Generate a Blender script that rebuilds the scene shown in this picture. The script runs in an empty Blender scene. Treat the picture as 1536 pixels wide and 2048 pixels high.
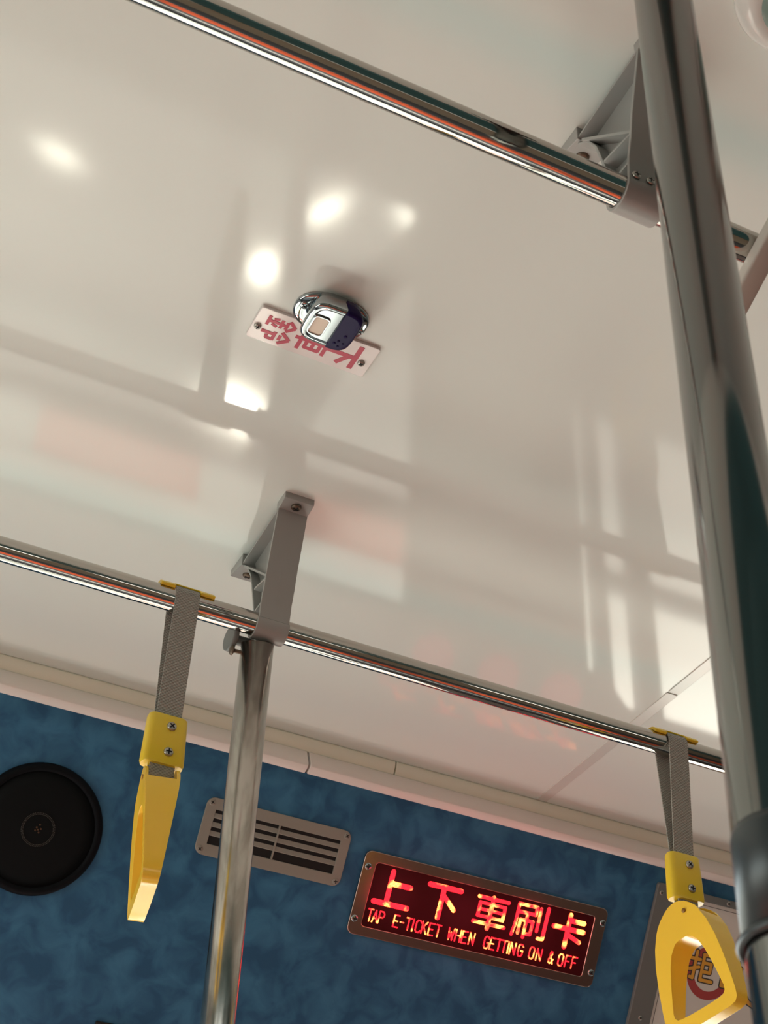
import bpy, bmesh, math, random
from mathutils import Vector, Matrix
random.seed(7)
PI = math.pi
S = bpy.context.scene
COL = S.collection

# ------------------------------------------------------------------ camera
cam = bpy.data.cameras.new('camera')
cam_ob = bpy.data.objects.new('camera', cam)
COL.objects.link(cam_ob)
RX = Vector((0.89679944, -0.44138424, 0.0305078))
RY = Vector((0.29667758, 0.54876577, -0.7815616))
RZ = Vector((0.32822734, 0.70995499, 0.62308164))
cam_ob.matrix_world = Matrix(((RX.x, -RY.x, -RZ.x, 0), (RX.y, -RY.y, -RZ.y, 0), (RX.z, -RY.z, -RZ.z, 0), (0, 0, 0, 1)))
cam.sensor_fit = 'VERTICAL'; cam.sensor_height = 36.0; cam.sensor_width = 27.0
cam.lens = 3104.4 / 2048 * 36.0
cam.clip_start = 0.02
cam.dof.use_dof = True; cam.dof.focus_distance = 2.0; cam.dof.aperture_fstop = 20
S.camera = cam_ob

# ------------------------------------------------------------------ exposure
S.view_settings.view_transform = 'Standard'
S.view_settings.look = 'None'
S.view_settings.exposure = 0.1
S.view_settings.gamma = 1.0
S.view_settings.use_curve_mapping = False

# ------------------------------------------------------------------ world: a bright street seen through the bus windows
W = bpy.data.worlds.new('world'); S.world = W; W.use_nodes = True
nt = W.node_tree; nt.nodes.clear()
def nd(t, **kw):
    n = nt.nodes.new(t)
    for k, v in kw.items(): setattr(n, k, v)
    return n
def mth(op, a, b=None, c=None, clamp=False):
    n = nd('ShaderNodeMath', operation=op, use_clamp=clamp)
    for i, v in enumerate((a, b, c)):
        if v is None: continue
        if isinstance(v, (int, float)): n.inputs[i].default_value = v
        else: nt.links.new(v, n.inputs[i])
    return n.outputs[0]
tc = nd('ShaderNodeTexCoord')
dirv = tc.outputs['Generated']
sep = nd('ShaderNodeSeparateXYZ'); nt.links.new(dirv, sep.inputs[0])
t_sky = mth('MULTIPLY_ADD', sep.outputs[2], 8.0, 0.5, clamp=True)
noi = nd('ShaderNodeTexNoise'); noi.inputs['Scale'].default_value = 3.0; noi.inputs['Detail'].default_value = 1.0
nt.links.new(dirv, noi.inputs['Vector'])
rampg = nd('ShaderNodeValToRGB')
rampg.color_ramp.elements[0].position = 0.35; rampg.color_ramp.elements[0].color = (0.38, 0.40, 0.34, 1)
rampg.color_ramp.elements[1].position = 0.65; rampg.color_ramp.elements[1].color = (1.0, 0.97, 0.86, 1)
nt.links.new(noi.outputs['Fac'], rampg.inputs[0])
mixc = nd('ShaderNodeMix', data_type='RGBA')
nt.links.new(t_sky, mixc.inputs[0])
nt.links.new(rampg.outputs[0], mixc.inputs[6])
mixc.inputs[7].default_value = (0.86, 0.98, 1.0, 1)
STREET = 6.0
# glow spots added to the backdrop as sun glints off cars below the horizon: (direction, long axis, half length, half width, strength)
GLINTS = [((0.209, 0.650, -0.733), (0.3, -0.6, -0.4), 0.0065, 0.0055, 240),
          ((0.234, 0.609, -0.762), (0.55, -0.6, -0.35), 0.0135, 0.0040, 130),
          ((0.223, 0.712, -0.668), (1.0, 0.20, 0.05), 0.0170, 0.0055, 300),
          ((0.280, 0.586, -0.758), (0.9, 0.2, 0.2), 0.0100, 0.0050, 75),
          ((0.328, 0.595, -0.732), (0.6, -0.6, -0.35), 0.0150, 0.0042, 110),
          ((0.068, 0.645, -0.760), (1.0, 0.30, -0.1), 0.0140, 0.0030, 95),
          ((0.560, 0.670, -0.480), (1.0, -0.6, 0.0), 0.1500, 0.1000, 6.5)]   # broad added glow, for the bright patch mirrored in the ceiling
def vdot(vec_socket, v):
    n = nd('ShaderNodeVectorMath', operation='DOT_PRODUCT')
    nt.links.new(vec_socket, n.inputs[0]); n.inputs[1].default_value = v
    return n.outputs['Value']
tot = None
for d, ax, hl, hw, st in GLINTS:
    d = Vector(d).normalized(); a = Vector(ax); a = (a - d * a.dot(d)).normalized(); b = d.cross(a)
    u = mth('DIVIDE', mth('SUBTRACT', vdot(dirv, a), 0.0), hl)
    v = mth('DIVIDE', vdot(dirv, b), hw)
    r2 = mth('ADD', mth('MULTIPLY', u, u), mth('MULTIPLY', v, v))
    g = mth('POWER', 2.718, mth('MULTIPLY', r2, -1.0))
    front = mth('GREATER_THAN', vdot(dirv, d), 0.5)
    g = mth('MULTIPLY', mth('MULTIPLY', g, front), float(st))
    tot = g if tot is None else mth('ADD', tot, g)
bg1 = nd('ShaderNodeBackground'); nt.links.new(mixc.outputs[2], bg1.inputs[0]); nt.links.new(mth('MULTIPLY', mth('MULTIPLY_ADD', mth('MULTIPLY_ADD', sep.outputs[2], 5.0, 3.9, clamp=True), 0.60, 0.40), STREET), bg1.inputs[1])   # steep downward view dimmed: bus shade put into the backdrop
bg2 = nd('ShaderNodeBackground'); bg2.inputs[0].default_value = (1.0, 0.97, 0.80, 1); nt.links.new(tot, bg2.inputs[1])
addn = nd('ShaderNodeAddShader'); nt.links.new(bg1.outputs[0], addn.inputs[0]); nt.links.new(bg2.outputs[0], addn.inputs[1])
outw = nd('ShaderNodeOutputWorld'); nt.links.new(addn.outputs[0], outw.inputs[0])
W.cycles.sampling_method = 'MANUAL'; W.cycles.sample_map_resolution = 1024

# ------------------------------------------------------------------ sun through the front-side windows, and window portals
sun = bpy.data.lights.new('sun', 'SUN'); sun.energy = 3.9; sun.angle = math.radians(0.6); sun.color = (1.0, 0.94, 0.84)
sun_ob = bpy.data.objects.new('sun', sun); COL.objects.link(sun_ob)
sd = Vector((-0.10, -0.785, -0.61)).normalized()
sun_ob.rotation_euler = sd.to_track_quat('-Z', 'Y').to_euler(); sun_ob.location = (1, 6, 5)
def portal(loc, look, sx, sy):
    l = bpy.data.lights.new('window_portal', 'AREA'); l.shape = 'RECTANGLE'; l.size = sx; l.size_y = sy
    l.cycles.is_portal = True
    o = bpy.data.objects.new('window_portal', l); COL.objects.link(o); o.location = loc
    o.rotation_euler = Vector(look).to_track_quat('-Z', 'Y').to_euler()
portal((0.12, 2.54, 0.11), (0, -1, 0), 2.26, 1.42)
portal((2.22, 2.54, 0.44), (0, -1, 0), 1.1, 1.0)
portal((0.4, -1.06, 0.67), (0, 1, 0), 5.6, 0.2)
portal((-2.35, 0.92, 0.2), (1, 0, 0), 0.8, 2.26)

# ------------------------------------------------------------------ materials
def mat(name, col, rough=0.5, metal=0.0, spec=0.5, coat=0.0, emit=None, estr=0.0, trans=0.0, ior=1.5):
    m = bpy.data.materials.new(name); m.use_nodes = True
    p = m.node_tree.nodes['Principled BSDF']
    p.inputs['Base Color'].default_value = (*col, 1)
    p.inputs['Roughness'].default_value = rough
    p.inputs['Metallic'].default_value = metal
    p.inputs['Specular IOR Level'].default_value = spec
    p.inputs['Coat Weight'].default_value = coat
    p.inputs['Coat Roughness'].default_value = 0.08
    p.inputs['IOR'].default_value = ior
    p.inputs['Transmission Weight'].default_value = trans
    if emit:
        p.inputs['Emission Color'].default_value = (*emit, 1); p.inputs['Emission Strength'].default_value = estr
    return m
def nodes_of(m): return m.node_tree, m.node_tree.nodes['Principled BSDF']
def noise_color(m, c1, c2, scale, detail=4, lo=0.35, hi=0.65, stretch=(1, 1, 1), dist=0.0):
    t, p = nodes_of(m)
    tcn = t.nodes.new('ShaderNodeTexCoord'); mp = t.nodes.new('ShaderNodeMapping'); mp.inputs['Scale'].default_value = stretch
    n = t.nodes.new('ShaderNodeTexNoise'); n.inputs['Scale'].default_value = scale; n.inputs['Detail'].default_value = detail
    n.inputs['Distortion'].default_value = dist
    r = t.nodes.new('ShaderNodeValToRGB')
    r.color_ramp.elements[0].position = lo; r.color_ramp.elements[0].color = (*c1, 1)
    r.color_ramp.elements[1].position = hi; r.color_ramp.elements[1].color = (*c2, 1)
    t.links.new(tcn.outputs['Object'], mp.inputs[0]); t.links.new(mp.outputs[0], n.inputs['Vector'])
    t.links.new(n.outputs['Fac'], r.inputs[0]); t.links.new(r.outputs[0], p.inputs['Base Color'])
    return r
def noise_bump(m, scale, strength, dist=0.001, stretch=(1, 1, 1), detail=2):
    t, p = nodes_of(m)
    tcn = t.nodes.new('ShaderNodeTexCoord'); mp = t.nodes.new('ShaderNodeMapping'); mp.inputs['Scale'].default_value = stretch
    n = t.nodes.new('ShaderNodeTexNoise'); n.inputs['Scale'].default_value = scale; n.inputs['Detail'].default_value = detail
    b = t.nodes.new('ShaderNodeBump'); b.inputs['Strength'].default_value = strength; b.inputs['Distance'].default_value = dist
    t.links.new(tcn.outputs['Object'], mp.inputs[0]); t.links.new(mp.outputs[0], n.inputs['Vector'])
    t.links.new(n.outputs['Fac'], b.inputs['Height']); t.links.new(b.outputs[0], p.inputs['Normal'])

M = {}
M['ceiling'] = mat('ceiling_white_laminate', (0.765, 0.815, 0.775), 0.065, spec=0.22)
noise_bump(M['ceiling'], 2.2, 0.12, 0.004)
M['trim_cream'] = mat('cream_moulding', (0.86, 0.84, 0.71), 0.28)
M['trim_white'] = mat('white_plastic_moulding', (0.90, 0.83, 0.78), 0.22)
M['seam'] = mat('seam_strip', (0.66, 0.66, 0.62), 0.25)
M['blue'] = mat('mottled_blue_vinyl', (0.04, 0.12, 0.24), 0.5, spec=0.3)
noise_color(M['blue'], (0.026, 0.105, 0.215), (0.054, 0.195, 0.345), 22, detail=6, lo=0.38, hi=0.66, dist=0.6)
M['blue_dark'] = mat('dark_blue_edge', (0.02, 0.05, 0.09), 0.5)
M['wall_grey'] = mat('side_wall_grey', (0.42, 0.40, 0.38), 0.5)
M['wall_dark'] = mat('lower_wall_dark', (0.10, 0.10, 0.11), 0.5)
M['chrome'] = mat('polished_steel_rail', (0.50, 0.475, 0.44), 0.07, metal=1.0)
M['steel'] = mat('brushed_steel_pole', (0.56, 0.53, 0.48), 0.22, metal=1.0)
noise_color(M['steel'], (0.40, 0.37, 0.33), (0.62, 0.59, 0.54), 60, detail=3, stretch=(1, 1, 0.03))
M['steel_near'] = mat('dark_steel_pole', (0.24, 0.25, 0.24), 0.12, metal=1.0)  # darker base than the thin pole's steel
M['bright_chrome'] = mat('bright_chrome', (0.42, 0.455, 0.465), 0.07, metal=1.0)
M['screw'] = mat('screw_steel', (0.48, 0.46, 0.42), 0.3, metal=1.0)
M['screw_dark'] = mat('rusty_screw', (0.16, 0.12, 0.09), 0.45, metal=0.8)
M['recess'] = mat('screw_recess', (0.02, 0.02, 0.02), 0.8)
M['grey_plastic'] = mat('grey_cast_plastic', (0.34, 0.34, 0.325), 0.32)
M['grey_dark'] = mat('dark_grey_frame', (0.17, 0.18, 0.175), 0.45)
M['vent'] = mat('vent_grey_plastic', (0.31, 0.285, 0.25), 0.5)
M['black'] = mat('black_void', (0.008, 0.008, 0.009), 0.7)
M['speaker'] = mat('black_speaker_plastic', (0.005, 0.006, 0.008), 0.55, spec=0.08)
M['speaker_mesh'] = mat('black_speaker_mesh', (0.004, 0.005, 0.006), 0.7, spec=0.15)
M['mesh_ring'] = mat('worn_mesh_ring', (0.07, 0.07, 0.065), 0.5, metal=0.4)
M['copper'] = mat('copper_centre', (0.10, 0.05, 0.025), 0.5, metal=0.5)
M['pin'] = mat('brown_pin', (0.30, 0.14, 0.02), 0.5)
M['yellow'] = mat('yellow_plastic', (0.86, 0.60, 0.03), 0.28)
M['yellow_handle'] = mat('warm_yellow_handle', (1.0, 0.62, 0.055), 0.20)
_p = nodes_of(M['yellow_handle'])[1]; _p.inputs['Subsurface Weight'].default_value = 0.0; _p.inputs['Subsurface Radius'].default_value = (0.02, 0.01, 0.002)
_p.inputs['Subsurface Scale'].default_value = 0.3
M['purple'] = mat('dark_purple_cover', (0.016, 0.010, 0.060), 0.25, spec=0.08)
M['button'] = mat('beige_button', (0.85, 0.74, 0.62), 0.4, spec=0.2)
M['acrylic'] = mat('clear_acrylic_plate', (0.80, 0.74, 0.72), 0.12)
M['red_letter'] = mat('red_lettering', (0.50, 0.030, 0.075), 0.35)
M['screen'] = mat('dark_led_panel', (0.055, 0.002, 0.006), 0.35, spec=0.3)  # dark red base holds the glow of the lit characters
M['bezel'] = mat('polished_bezel', (0.50, 0.35, 0.31), 0.24, metal=1.0)  # reddish base colour carries the reflection of the lit characters
M['poster'] = mat('white_poster', (0.76, 0.73, 0.68), 0.35)
M['poster_line'] = mat('poster_black_line', (0.05, 0.05, 0.05), 0.5)
M['poster_orange'] = mat('poster_orange', (0.80, 0.40, 0.06), 0.4)
M['poster_red'] = mat('poster_red', (0.45, 0.07, 0.07), 0.4)
M['sleeve'] = mat('dark_grey_sleeve', (0.060, 0.070, 0.070), 0.34, metal=0.3)
M['white_bar'] = mat('white_coated_bar', (0.62, 0.58, 0.53), 0.35)
M['dome'] = mat('glossy_white_dome', (0.72, 0.73, 0.70), 0.12)
M['lens'] = mat('greenish_lens', (0.22, 0.30, 0.27), 0.10)
M['pink_sheet'] = mat('pink_glow_sheet', (0.9, 0.45, 0.40), 0.7)  # invented backlit sheet, for pink patches mirrored in the ceiling
_t, _p = nodes_of(M['pink_sheet']); _tr = _t.nodes.new('ShaderNodeBsdfTranslucent'); _tr.inputs[0].default_value = (0.95, 0.50, 0.44, 1)
_mx = _t.nodes.new('ShaderNodeMixShader'); _mx.inputs[0].default_value = 0.8
_o = [n for n in _t.nodes if n.type == 'OUTPUT_MATERIAL'][0]
_t.links.new(_p.outputs[0], _mx.inputs[1]); _t.links.new(_tr.outputs[0], _mx.inputs[2]); _t.links.new(_mx.outputs[0], _o.inputs[0])
M['back_panel'] = mat('tan_back_panel', (0.24, 0.18, 0.12), 0.6)
M['teal'] = mat('added_teal_overhang', (0.030, 0.100, 0.108), 0.5)
M['floor'] = mat('bus_floor', (0.14, 0.13, 0.13), 0.5)
M['floor_red'] = mat('orange_red_floor_lane', (0.90, 0.15, 0.06), 0.5)
M['floor_pale'] = mat('pale_sunlit_strip', (0.70, 0.68, 0.64), 0.4)
# webbing with a woven bump
M['webbing'] = mat('grey_webbing', (0.17, 0.155, 0.135), 0.75)
def weave(m, sx, sz):
    t, p = nodes_of(m)
    tcn = t.nodes.new('ShaderNodeTexCoord'); s = t.nodes.new('ShaderNodeSeparateXYZ'); t.links.new(tcn.outputs['Object'], s.inputs[0])
    def sn(o, k):
        a = t.nodes.new('ShaderNodeMath'); a.operation = 'MULTIPLY'; a.inputs[1].default_value = k; t.links.new(o, a.inputs[0])
        b = t.nodes.new('ShaderNodeMath'); b.operation = 'SINE'; t.links.new(a.outputs[0], b.inputs[0]); return b.outputs[0]
    mu = t.nodes.new('ShaderNodeMath'); mu.operation = 'MULTIPLY'
    t.links.new(sn(s.outputs[0], sx), mu.inputs[0]); t.links.new(sn(s.outputs[2], sz), mu.inputs[1])
    b = t.nodes.new('ShaderNodeBump'); b.inputs['Strength'].default_value = 0.7; b.inputs['Distance'].default_value = 0.0012
    t.links.new(mu.outputs[0], b.inputs['Height']); t.links.new(b.outputs[0], p.inputs['Normal'])
    r = t.nodes.new('ShaderNodeValToRGB'); r.color_ramp.elements[0].position = 0.1; r.color_ramp.elements[0].color = (0.27, 0.262, 0.235, 1)
    r.color_ramp.elements[1].position = 0.9; r.color_ramp.elements[1].color = (0.44, 0.425, 0.38, 1)
    ma = t.nodes.new('ShaderNodeMath'); ma.operation = 'MULTIPLY_ADD'; ma.inputs[1].default_value = 0.5; ma.inputs[2].default_value = 0.5
    t.links.new(mu.outputs[0], ma.inputs[0]); t.links.new(ma.outputs[0], r.inputs[0]); t.links.new(r.outputs[0], p.inputs['Base Color'])
weave(M['webbing'], 2 * PI / 0.0056, 2 * PI / 0.0044)
# lit LED dots: red with hotter runs
def led_material(name, pitch, hot_scale, lo, hi):
    m = bpy.data.materials.new(name); m.use_nodes = True
    t = m.node_tree; p = t.nodes['Principled BSDF']
    p.inputs['Base Color'].default_value = (0.05, 0, 0, 1); p.inputs['Roughness'].default_value = 0.4
    tcn = t.nodes.new('ShaderNodeTexCoord'); s = t.nodes.new('ShaderNodeSeparateXYZ'); t.links.new(tcn.outputs['Object'], s.inputs[0])
    def mm(op, a, b=None):
        n = t.nodes.new('ShaderNodeMath'); n.operation = op
        for i, v in enumerate((a, b)):
            if v is None: continue
            if isinstance(v, (int, float)): n.inputs[i].default_value = v
            else: t.links.new(v, n.inputs[i])
        return n.outputs[0]
    dx = mm('SINE', mm('MULTIPLY', s.outputs[0], PI / pitch)); dz = mm('SINE', mm('MULTIPLY', s.outputs[2], PI / pitch))
    dot = mm('MULTIPLY', mm('ABSOLUTE', dx), mm('ABSOLUTE', dz))
    n = t.nodes.new('ShaderNodeTexNoise'); n.inputs['Scale'].default_value = hot_scale; n.inputs['Detail'].default_value = 1.5
    t.links.new(tcn.outputs['Object'], n.inputs['Vector'])
    r = t.nodes.new('ShaderNodeValToRGB'); r.color_ramp.elements[0].position = lo; r.color_ramp.elements[0].color = (0, 0, 0, 1)
    r.color_ramp.elements[1].position = hi; r.color_ramp.elements[1].color = (1, 1, 1, 1)
    t.links.new(n.outputs['Fac'], r.inputs[0])
    c = t.nodes.new('ShaderNodeMix'); c.data_type = 'RGBA'; t.links.new(r.outputs[0], c.inputs[0])
    c.inputs[6].default_value = (1.0, 0.014, 0.026, 1); c.inputs[7].default_value = (1.0, 0.22, 0.045, 1)
    t.links.new(c.outputs[2], p.inputs['Emission Color'])
    st = mm('ADD', mm('MULTIPLY', dot, mm('ADD', mm('MULTIPLY', r.outputs[0], 9.0), 2.6)), 1.3)
    t.links.new(st, p.inputs['Emission Strength'])
    return m
M['led_big'] = led_material('lit_red_led_characters', 0.0024, 42, 0.50, 0.62)
M['led_small'] = led_material('lit_red_led_text', 0.0022, 55, 0.47, 0.60)

# ------------------------------------------------------------------ mesh helpers
class MB:
    def __init__(self): self.v = []; self.f = []; self.mi = []; self.sm = []
    def add(self, vs, fs, mi=0, smooth=False):
        o = len(self.v); self.v += [tuple(p) for p in vs]
        for f in fs: self.f.append([i + o for i in f]); self.mi.append(mi); self.sm.append(smooth)
    def box(self, a, b, mi=0):
        x0, y0, z0 = a; x1, y1, z1 = b
        v = [(x0, y0, z0), (x1, y0, z0), (x1, y1, z0), (x0, y1, z0), (x0, y0, z1), (x1, y0, z1), (x1, y1, z1), (x0, y1, z1)]
        self.add(v, [(0, 3, 2, 1), (4, 5, 6, 7), (0, 1, 5, 4), (1, 2, 6, 5), (2, 3, 7, 6), (3, 0, 4, 7)], mi)
    def prism(self, poly, fn0, fn1, mi=0, smooth=False):
        # poly: 2D points; fn0/fn1 map (a,b) to 3D for the two caps
        n = len(poly); a = [fn0(*p) for p in poly]; b = [fn1(*p) for p in poly]
        o = len(self.v); self.v += [tuple(p) for p in a + b]
        self.f.append([o + i for i in range(n)][::-1]); self.mi.append(mi); self.sm.append(False)
        self.f.append([o + n + i for i in range(n)]); self.mi.append(mi); self.sm.append(False)
        for i in range(n):
            j = (i + 1) % n
            self.f.append([o + i, o + j, o + n + j, o + n + i]); self.mi.append(mi); self.sm.append(smooth)
    def prism_x(self, poly, x0, x1, mi=0, smooth=False):
        self.prism(poly, lambda a, b: (x0, a, b), lambda a, b: (x1, a, b), mi, smooth)
    def prism_z(self, poly, z0, z1, mi=0, smooth=False):
        self.prism(poly, lambda a, b: (a, b, z0), lambda a, b: (a, b, z1), mi, smooth)
    def prism_y(self, poly, y0, y1, mi=0, smooth=False):
        self.prism(poly, lambda a, b: (a, y0, b), lambda a, b: (a, y1, b), mi, smooth)
    def rings(self, rings, mi=0, smooth=True, cap=True, closed=False):
        n = len(rings[0]); o = len(self.v)
        for r in rings: self.v += [tuple(p) for p in r]
        m = len(rings)
        for k in range(m if closed else m - 1):
            k2 = (k + 1) % m
            for i in range(n):
                j = (i + 1) % n
                self.f.append([o + k * n + i, o + k * n + j, o + k2 * n + j, o + k2 * n + i]); self.mi.append(mi); self.sm.append(smooth)
        if cap and not closed:
            self.f.append([o + i for i in range(n)][::-1]); self.mi.append(mi); self.sm.append(False)
            self.f.append([o + (m - 1) * n + i for i in range(n)]); self.mi.append(mi); self.sm.append(False)
    def tube(self, pts, r, n=32, mi=0, cap=True):
        pts = [Vector(p) for p in pts]; rs = r if isinstance(r, (list, tuple)) else [r] * len(pts)
        t0 = (pts[1] - pts[0]).normalized(); u = t0.orthogonal().normalized(); R = []
        for i, p in enumerate(pts):
            t = (pts[min(i + 1, len(pts) - 1)] - pts[max(i - 1, 0)]).normalized()
            u = (u - t * u.dot(t)).normalized(); w = t.cross(u)
            R.append([p + (u * math.cos(2 * PI * k / n) + w * math.sin(2 * PI * k / n)) * rs[i] for k in range(n)])
        self.rings(R, mi, True, cap)
    def lathe(self, prof, c, axis=(0, 0, 1), n=48, mi=0, cap=True):
        # prof: (radius, height) along the axis
        ax = Vector(axis).normalized(); u = ax.orthogonal().normalized(); w = ax.cross(u); c = Vector(c)
        R = [[c + ax * h + (u * math.cos(2 * PI * k / n) + w * math.sin(2 * PI * k / n)) * r for k in range(n)] for r, h in prof]
        self.rings(R, mi, True, cap)
    def build(self, name, mats, parent=None, bevel=0.0, seg=2, loc=None, rot=None):
        me = bpy.data.meshes.new(name); me.from_pydata(self.v, [], self.f)
        mats = mats if isinstance(mats, (list, tuple)) else [mats]
        for m in mats: me.materials.append(m)
        for p, mi, s in zip(me.polygons, self.mi, self.sm): p.material_index = mi; p.use_smooth = s
        bm = bmesh.new(); bm.from_mesh(me); bmesh.ops.recalc_face_normals(bm, faces=bm.faces); bm.to_mesh(me); bm.free()
        me.update()
        o = bpy.data.objects.new(name, me); COL.objects.link(o)
        if parent: o.parent = parent
        if loc: o.location = loc
        if rot: o.rotation_euler = rot
        if bevel:
            b = o.modifiers.new('bevel', 'BEVEL'); b.width = bevel; b.segments = seg; b.limit_method = 'ANGLE'; b.angle_limit = math.radians(40)
            for p in me.polygons: p.use_smooth = True
            b.harden_normals = True
        return o
def tag(o, label, cat, group=None):
    o['label'] = label; o['category'] = cat
    if group: o['group'] = group
    return o
def structure(o): o['kind'] = 'structure'; return o
def empty(name, loc, rot=(0, 0, 0)):
    o = bpy.data.objects.new(name, None); COL.objects.link(o); o.location = loc; o.rotation_euler = rot
    o.empty_display_size = 0.05; return o
def arc(cx, cy, r, a0, a1, n):
    return [(cx + r * math.cos(a0 + (a1 - a0) * i / n), cy + r * math.sin(a0 + (a1 - a0) * i / n)) for i in range(n + 1)]
def round_rect(x0, y0, x1, y1, r, n=6):
    return (arc(x1 - r, y1 - r, r, 0, PI / 2, n) + arc(x0 + r, y1 - r, r, PI / 2, PI, n) +
            arc(x0 + r, y0 + r, r, PI, 1.5 * PI, n) + arc(x1 - r, y0 + r, r, 1.5 * PI, 2 * PI, n))
def ring_plate(mb, outer, inner, f, t0, t1, mi=0):
    # plate with a hole: outer and inner have equal counts; f(a,b,t) -> 3D
    n = len(outer)
    R = [[f(*p, t0) for p in outer], [f(*p, t1) for p in outer], [f(*p, t1) for p in inner], [f(*p, t0) for p in inner]]
    mb.rings(R, mi, False, False, closed=True)
def screw(parent, c, axis, r=0.005, h=0.0025, m='screw', name='screw'):
    """cross-head screw, base at c, head growing along axis"""
    mb = MB(); ax = Vector(axis).normalized(); u = ax.orthogonal().normalized(); w = ax.cross(u); c = Vector(c)
    mb.lathe([(r, -0.0005), (r, h * 0.35), (r * 0.85, h * 0.8), (r * 0.5, h), (0.0003, h * 1.02)], c, axis, 20, 0, True)
    a = random.uniform(0, PI / 2)
    for q in (a, a + PI / 2):
        d = u * math.cos(q) + w * math.sin(q); e = ax.cross(d)
        L, T = r * 0.62, r * 0.14
        base = c + ax * (h * 0.7); top = c + ax * (h * 1.12)
        v = [p + d * sx * L + e * sy * T for p in (base, top) for sx, sy in ((-1, -1), (1, -1), (1, 1), (-1, 1))]
        mb.add(v, [(0, 3, 2, 1), (4, 5, 6, 7), (0, 1, 5, 4), (1, 2, 6, 5), (2, 3, 7, 6), (3, 0, 4, 7)], 1)
    return mb.build(name, [M[m], M['recess']], parent)
def stroke(mb, pts, w, f, t0, t1, mi=0, rounded=True):
    """ribbon strokes (capsules) with a thickness; pts in 2D, f(a,b,t) -> 3D"""
    for (ax, ay), (bx, by) in zip(pts[:-1], pts[1:]):
        dx, dy = bx - ax, by - ay; L = math.hypot(dx, dy) or 1e-6; a = math.atan2(dy, dx); r = w / 2
        if rounded:
            poly = arc(bx, by, r, a - PI / 2, a + PI / 2, 6) + arc(ax, ay, r, a + PI / 2, a + 1.5 * PI, 6)
        else:
            nx, ny = -dy / L * r, dx / L * r
            poly = [(ax - nx, ay - ny), (bx - nx, by - ny), (bx + nx, by + ny), (ax + nx, ay + ny)]
        mb.prism(poly, lambda p, q: f(p, q, t0), lambda p, q: f(p, q, t1), mi)
        t1 += (t1 - t0) * 0.004
    return mb

ZC = 1.355          # ceiling height above the camera
ZR = 1.18           # rail height
Y_LOW, Y_UP = 1.6445, 0.7925
R_RAIL = 0.0162
TH = math.atan(0.6) # slant of the blue panel
def wall_pt(x, v, n=0.0):   # point on the slanted blue panel, v up the slope from its top edge, n out of it
    return (x, 2.17 - v * math.sin(TH) - n * math.cos(TH), 1.29 + v * math.cos(TH) - n * math.sin(TH))

# ------------------------------------------------------------------ room shell
b = MB(); b.box((-2.4, -1.1, ZC), (4.6, 2.30, ZC + 0.03)); structure(b.build('ceiling', M['ceiling']))
# blue slanted panel with the window band below it
b = MB()
def panel(x0, x1, z_end):
    y_end = 2.17 + 0.6 * (1.29 - z_end)
    b.prism_x([(2.17, 1.29), (2.19, 1.31), (2.30, 1.31), (2.56, 0.95), (2.56, z_end), (y_end, z_end)], x0, x1, 0)
z_end = 0.80; y_end = 2.17 + 0.6 * (1.29 - z_end)
panel(-2.4, 1.70, z_end); panel(1.70, 4.6, 0.93)
b.box((-2.4, y_end, -0.58), (-1.0, 2.53, z_end), 1)
b.box((1.245, y_end, -0.58), (1.66, 2.53, z_end), 1)        # pillar
b.box((2.75, y_end, -0.58), (4.6, 2.53, 0.93), 1); b.box((1.66, y_end, -0.58), (2.75, 2.53, -0.05), 1)
b.box((-2.4, y_end, -1.0), (4.6, 2.53, -0.58), 2)
structure(b.build('wall_front', [M['blue'], M['wall_grey'], M['wall_dark']]))
def window(n, x0, x1, z0, z1, y, bars=(), posts=(), added_bar=()):
    mb = MB(); t = 0.035
    mb.box((x0, y, z0), (x1, y + 0.03, z0 + t)); mb.box((x0, y, z1 - t), (x1, y + 0.03, z1))
    mb.box((x0, y, z0), (x0 + t, y + 0.03, z1)); mb.box((x1 - t, y, z0), (x1, y + 0.03, z1))
    for q in bars: mb.box((x0, y, q - 0.025), (x1, y + 0.03, q + 0.025))
    for q in posts: mb.box((q - 0.03, y, z0), (q + 0.03, y + 0.03, z1))
    for p, q in zip(added_bar[:-1], added_bar[1:]): mb.tube([(p[0], y, p[1]), (q[0], y, q[1])], 0.055, 16)  # diagonal bar added unseen, for the dark band mirrored in the ceiling
    return structure(mb.build('window_%d' % n, M['wall_grey']))
window(1, -1.0, 1.245, -0.58, z_end, 2.475, bars=(0.51,), posts=(-0.6,), added_bar=((1.30, -0.56), (1.07, -0.12), (0.91, 0.33), (0.84, 0.52)))
window(2, 1.70, 2.75, -0.05, 0.93, 2.475, bars=(0.51,), posts=(1.835,))
for n, x0, x1 in ((3, 0.93, 1.21), (4, 0.36, 0.72)):
    b = MB(); b.box((x0, 2.508, 0.522), (x1, 2.512, 0.645)); structure(b.build('window_%d' % n, M['pink_sheet']))  # added pink translucent sheets, not windows; they tint the ceiling reflection
b = MB()
b.prism_x([(0.45, 1.36), (0.43, 1.29), (0.25, 1.22), (-0.40, 0.80), (-1.1, 0.80), (-1.1, 1.36)], -2.4, 4.6, 0)  # teal overhang added unseen, to darken the near pole's reflection and the ceiling
b.box((-2.4, -1.1, -1.0), (4.6, -0.82, 0.58), 1); b.box((-2.4, -1.1, 0.74), (4.6, -0.82, 0.84), 1)
for x0, x1 in ((-2.4, -2.1), (-0.5, -0.3), (1.1, 1.7), (3.1, 4.6)): b.box((x0, -1.1, 0.58), (x1, -0.82, 0.84), 1)
structure(b.build('wall_back', [M['teal'], M['back_panel']]))
b = MB()
b.box((-2.5, -1.1, -1.0), (-2.4, 2.53, -0.2), 0); b.box((-2.5, -1.1, 0.6), (-2.4, 2.53, 1.38), 0)
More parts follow.
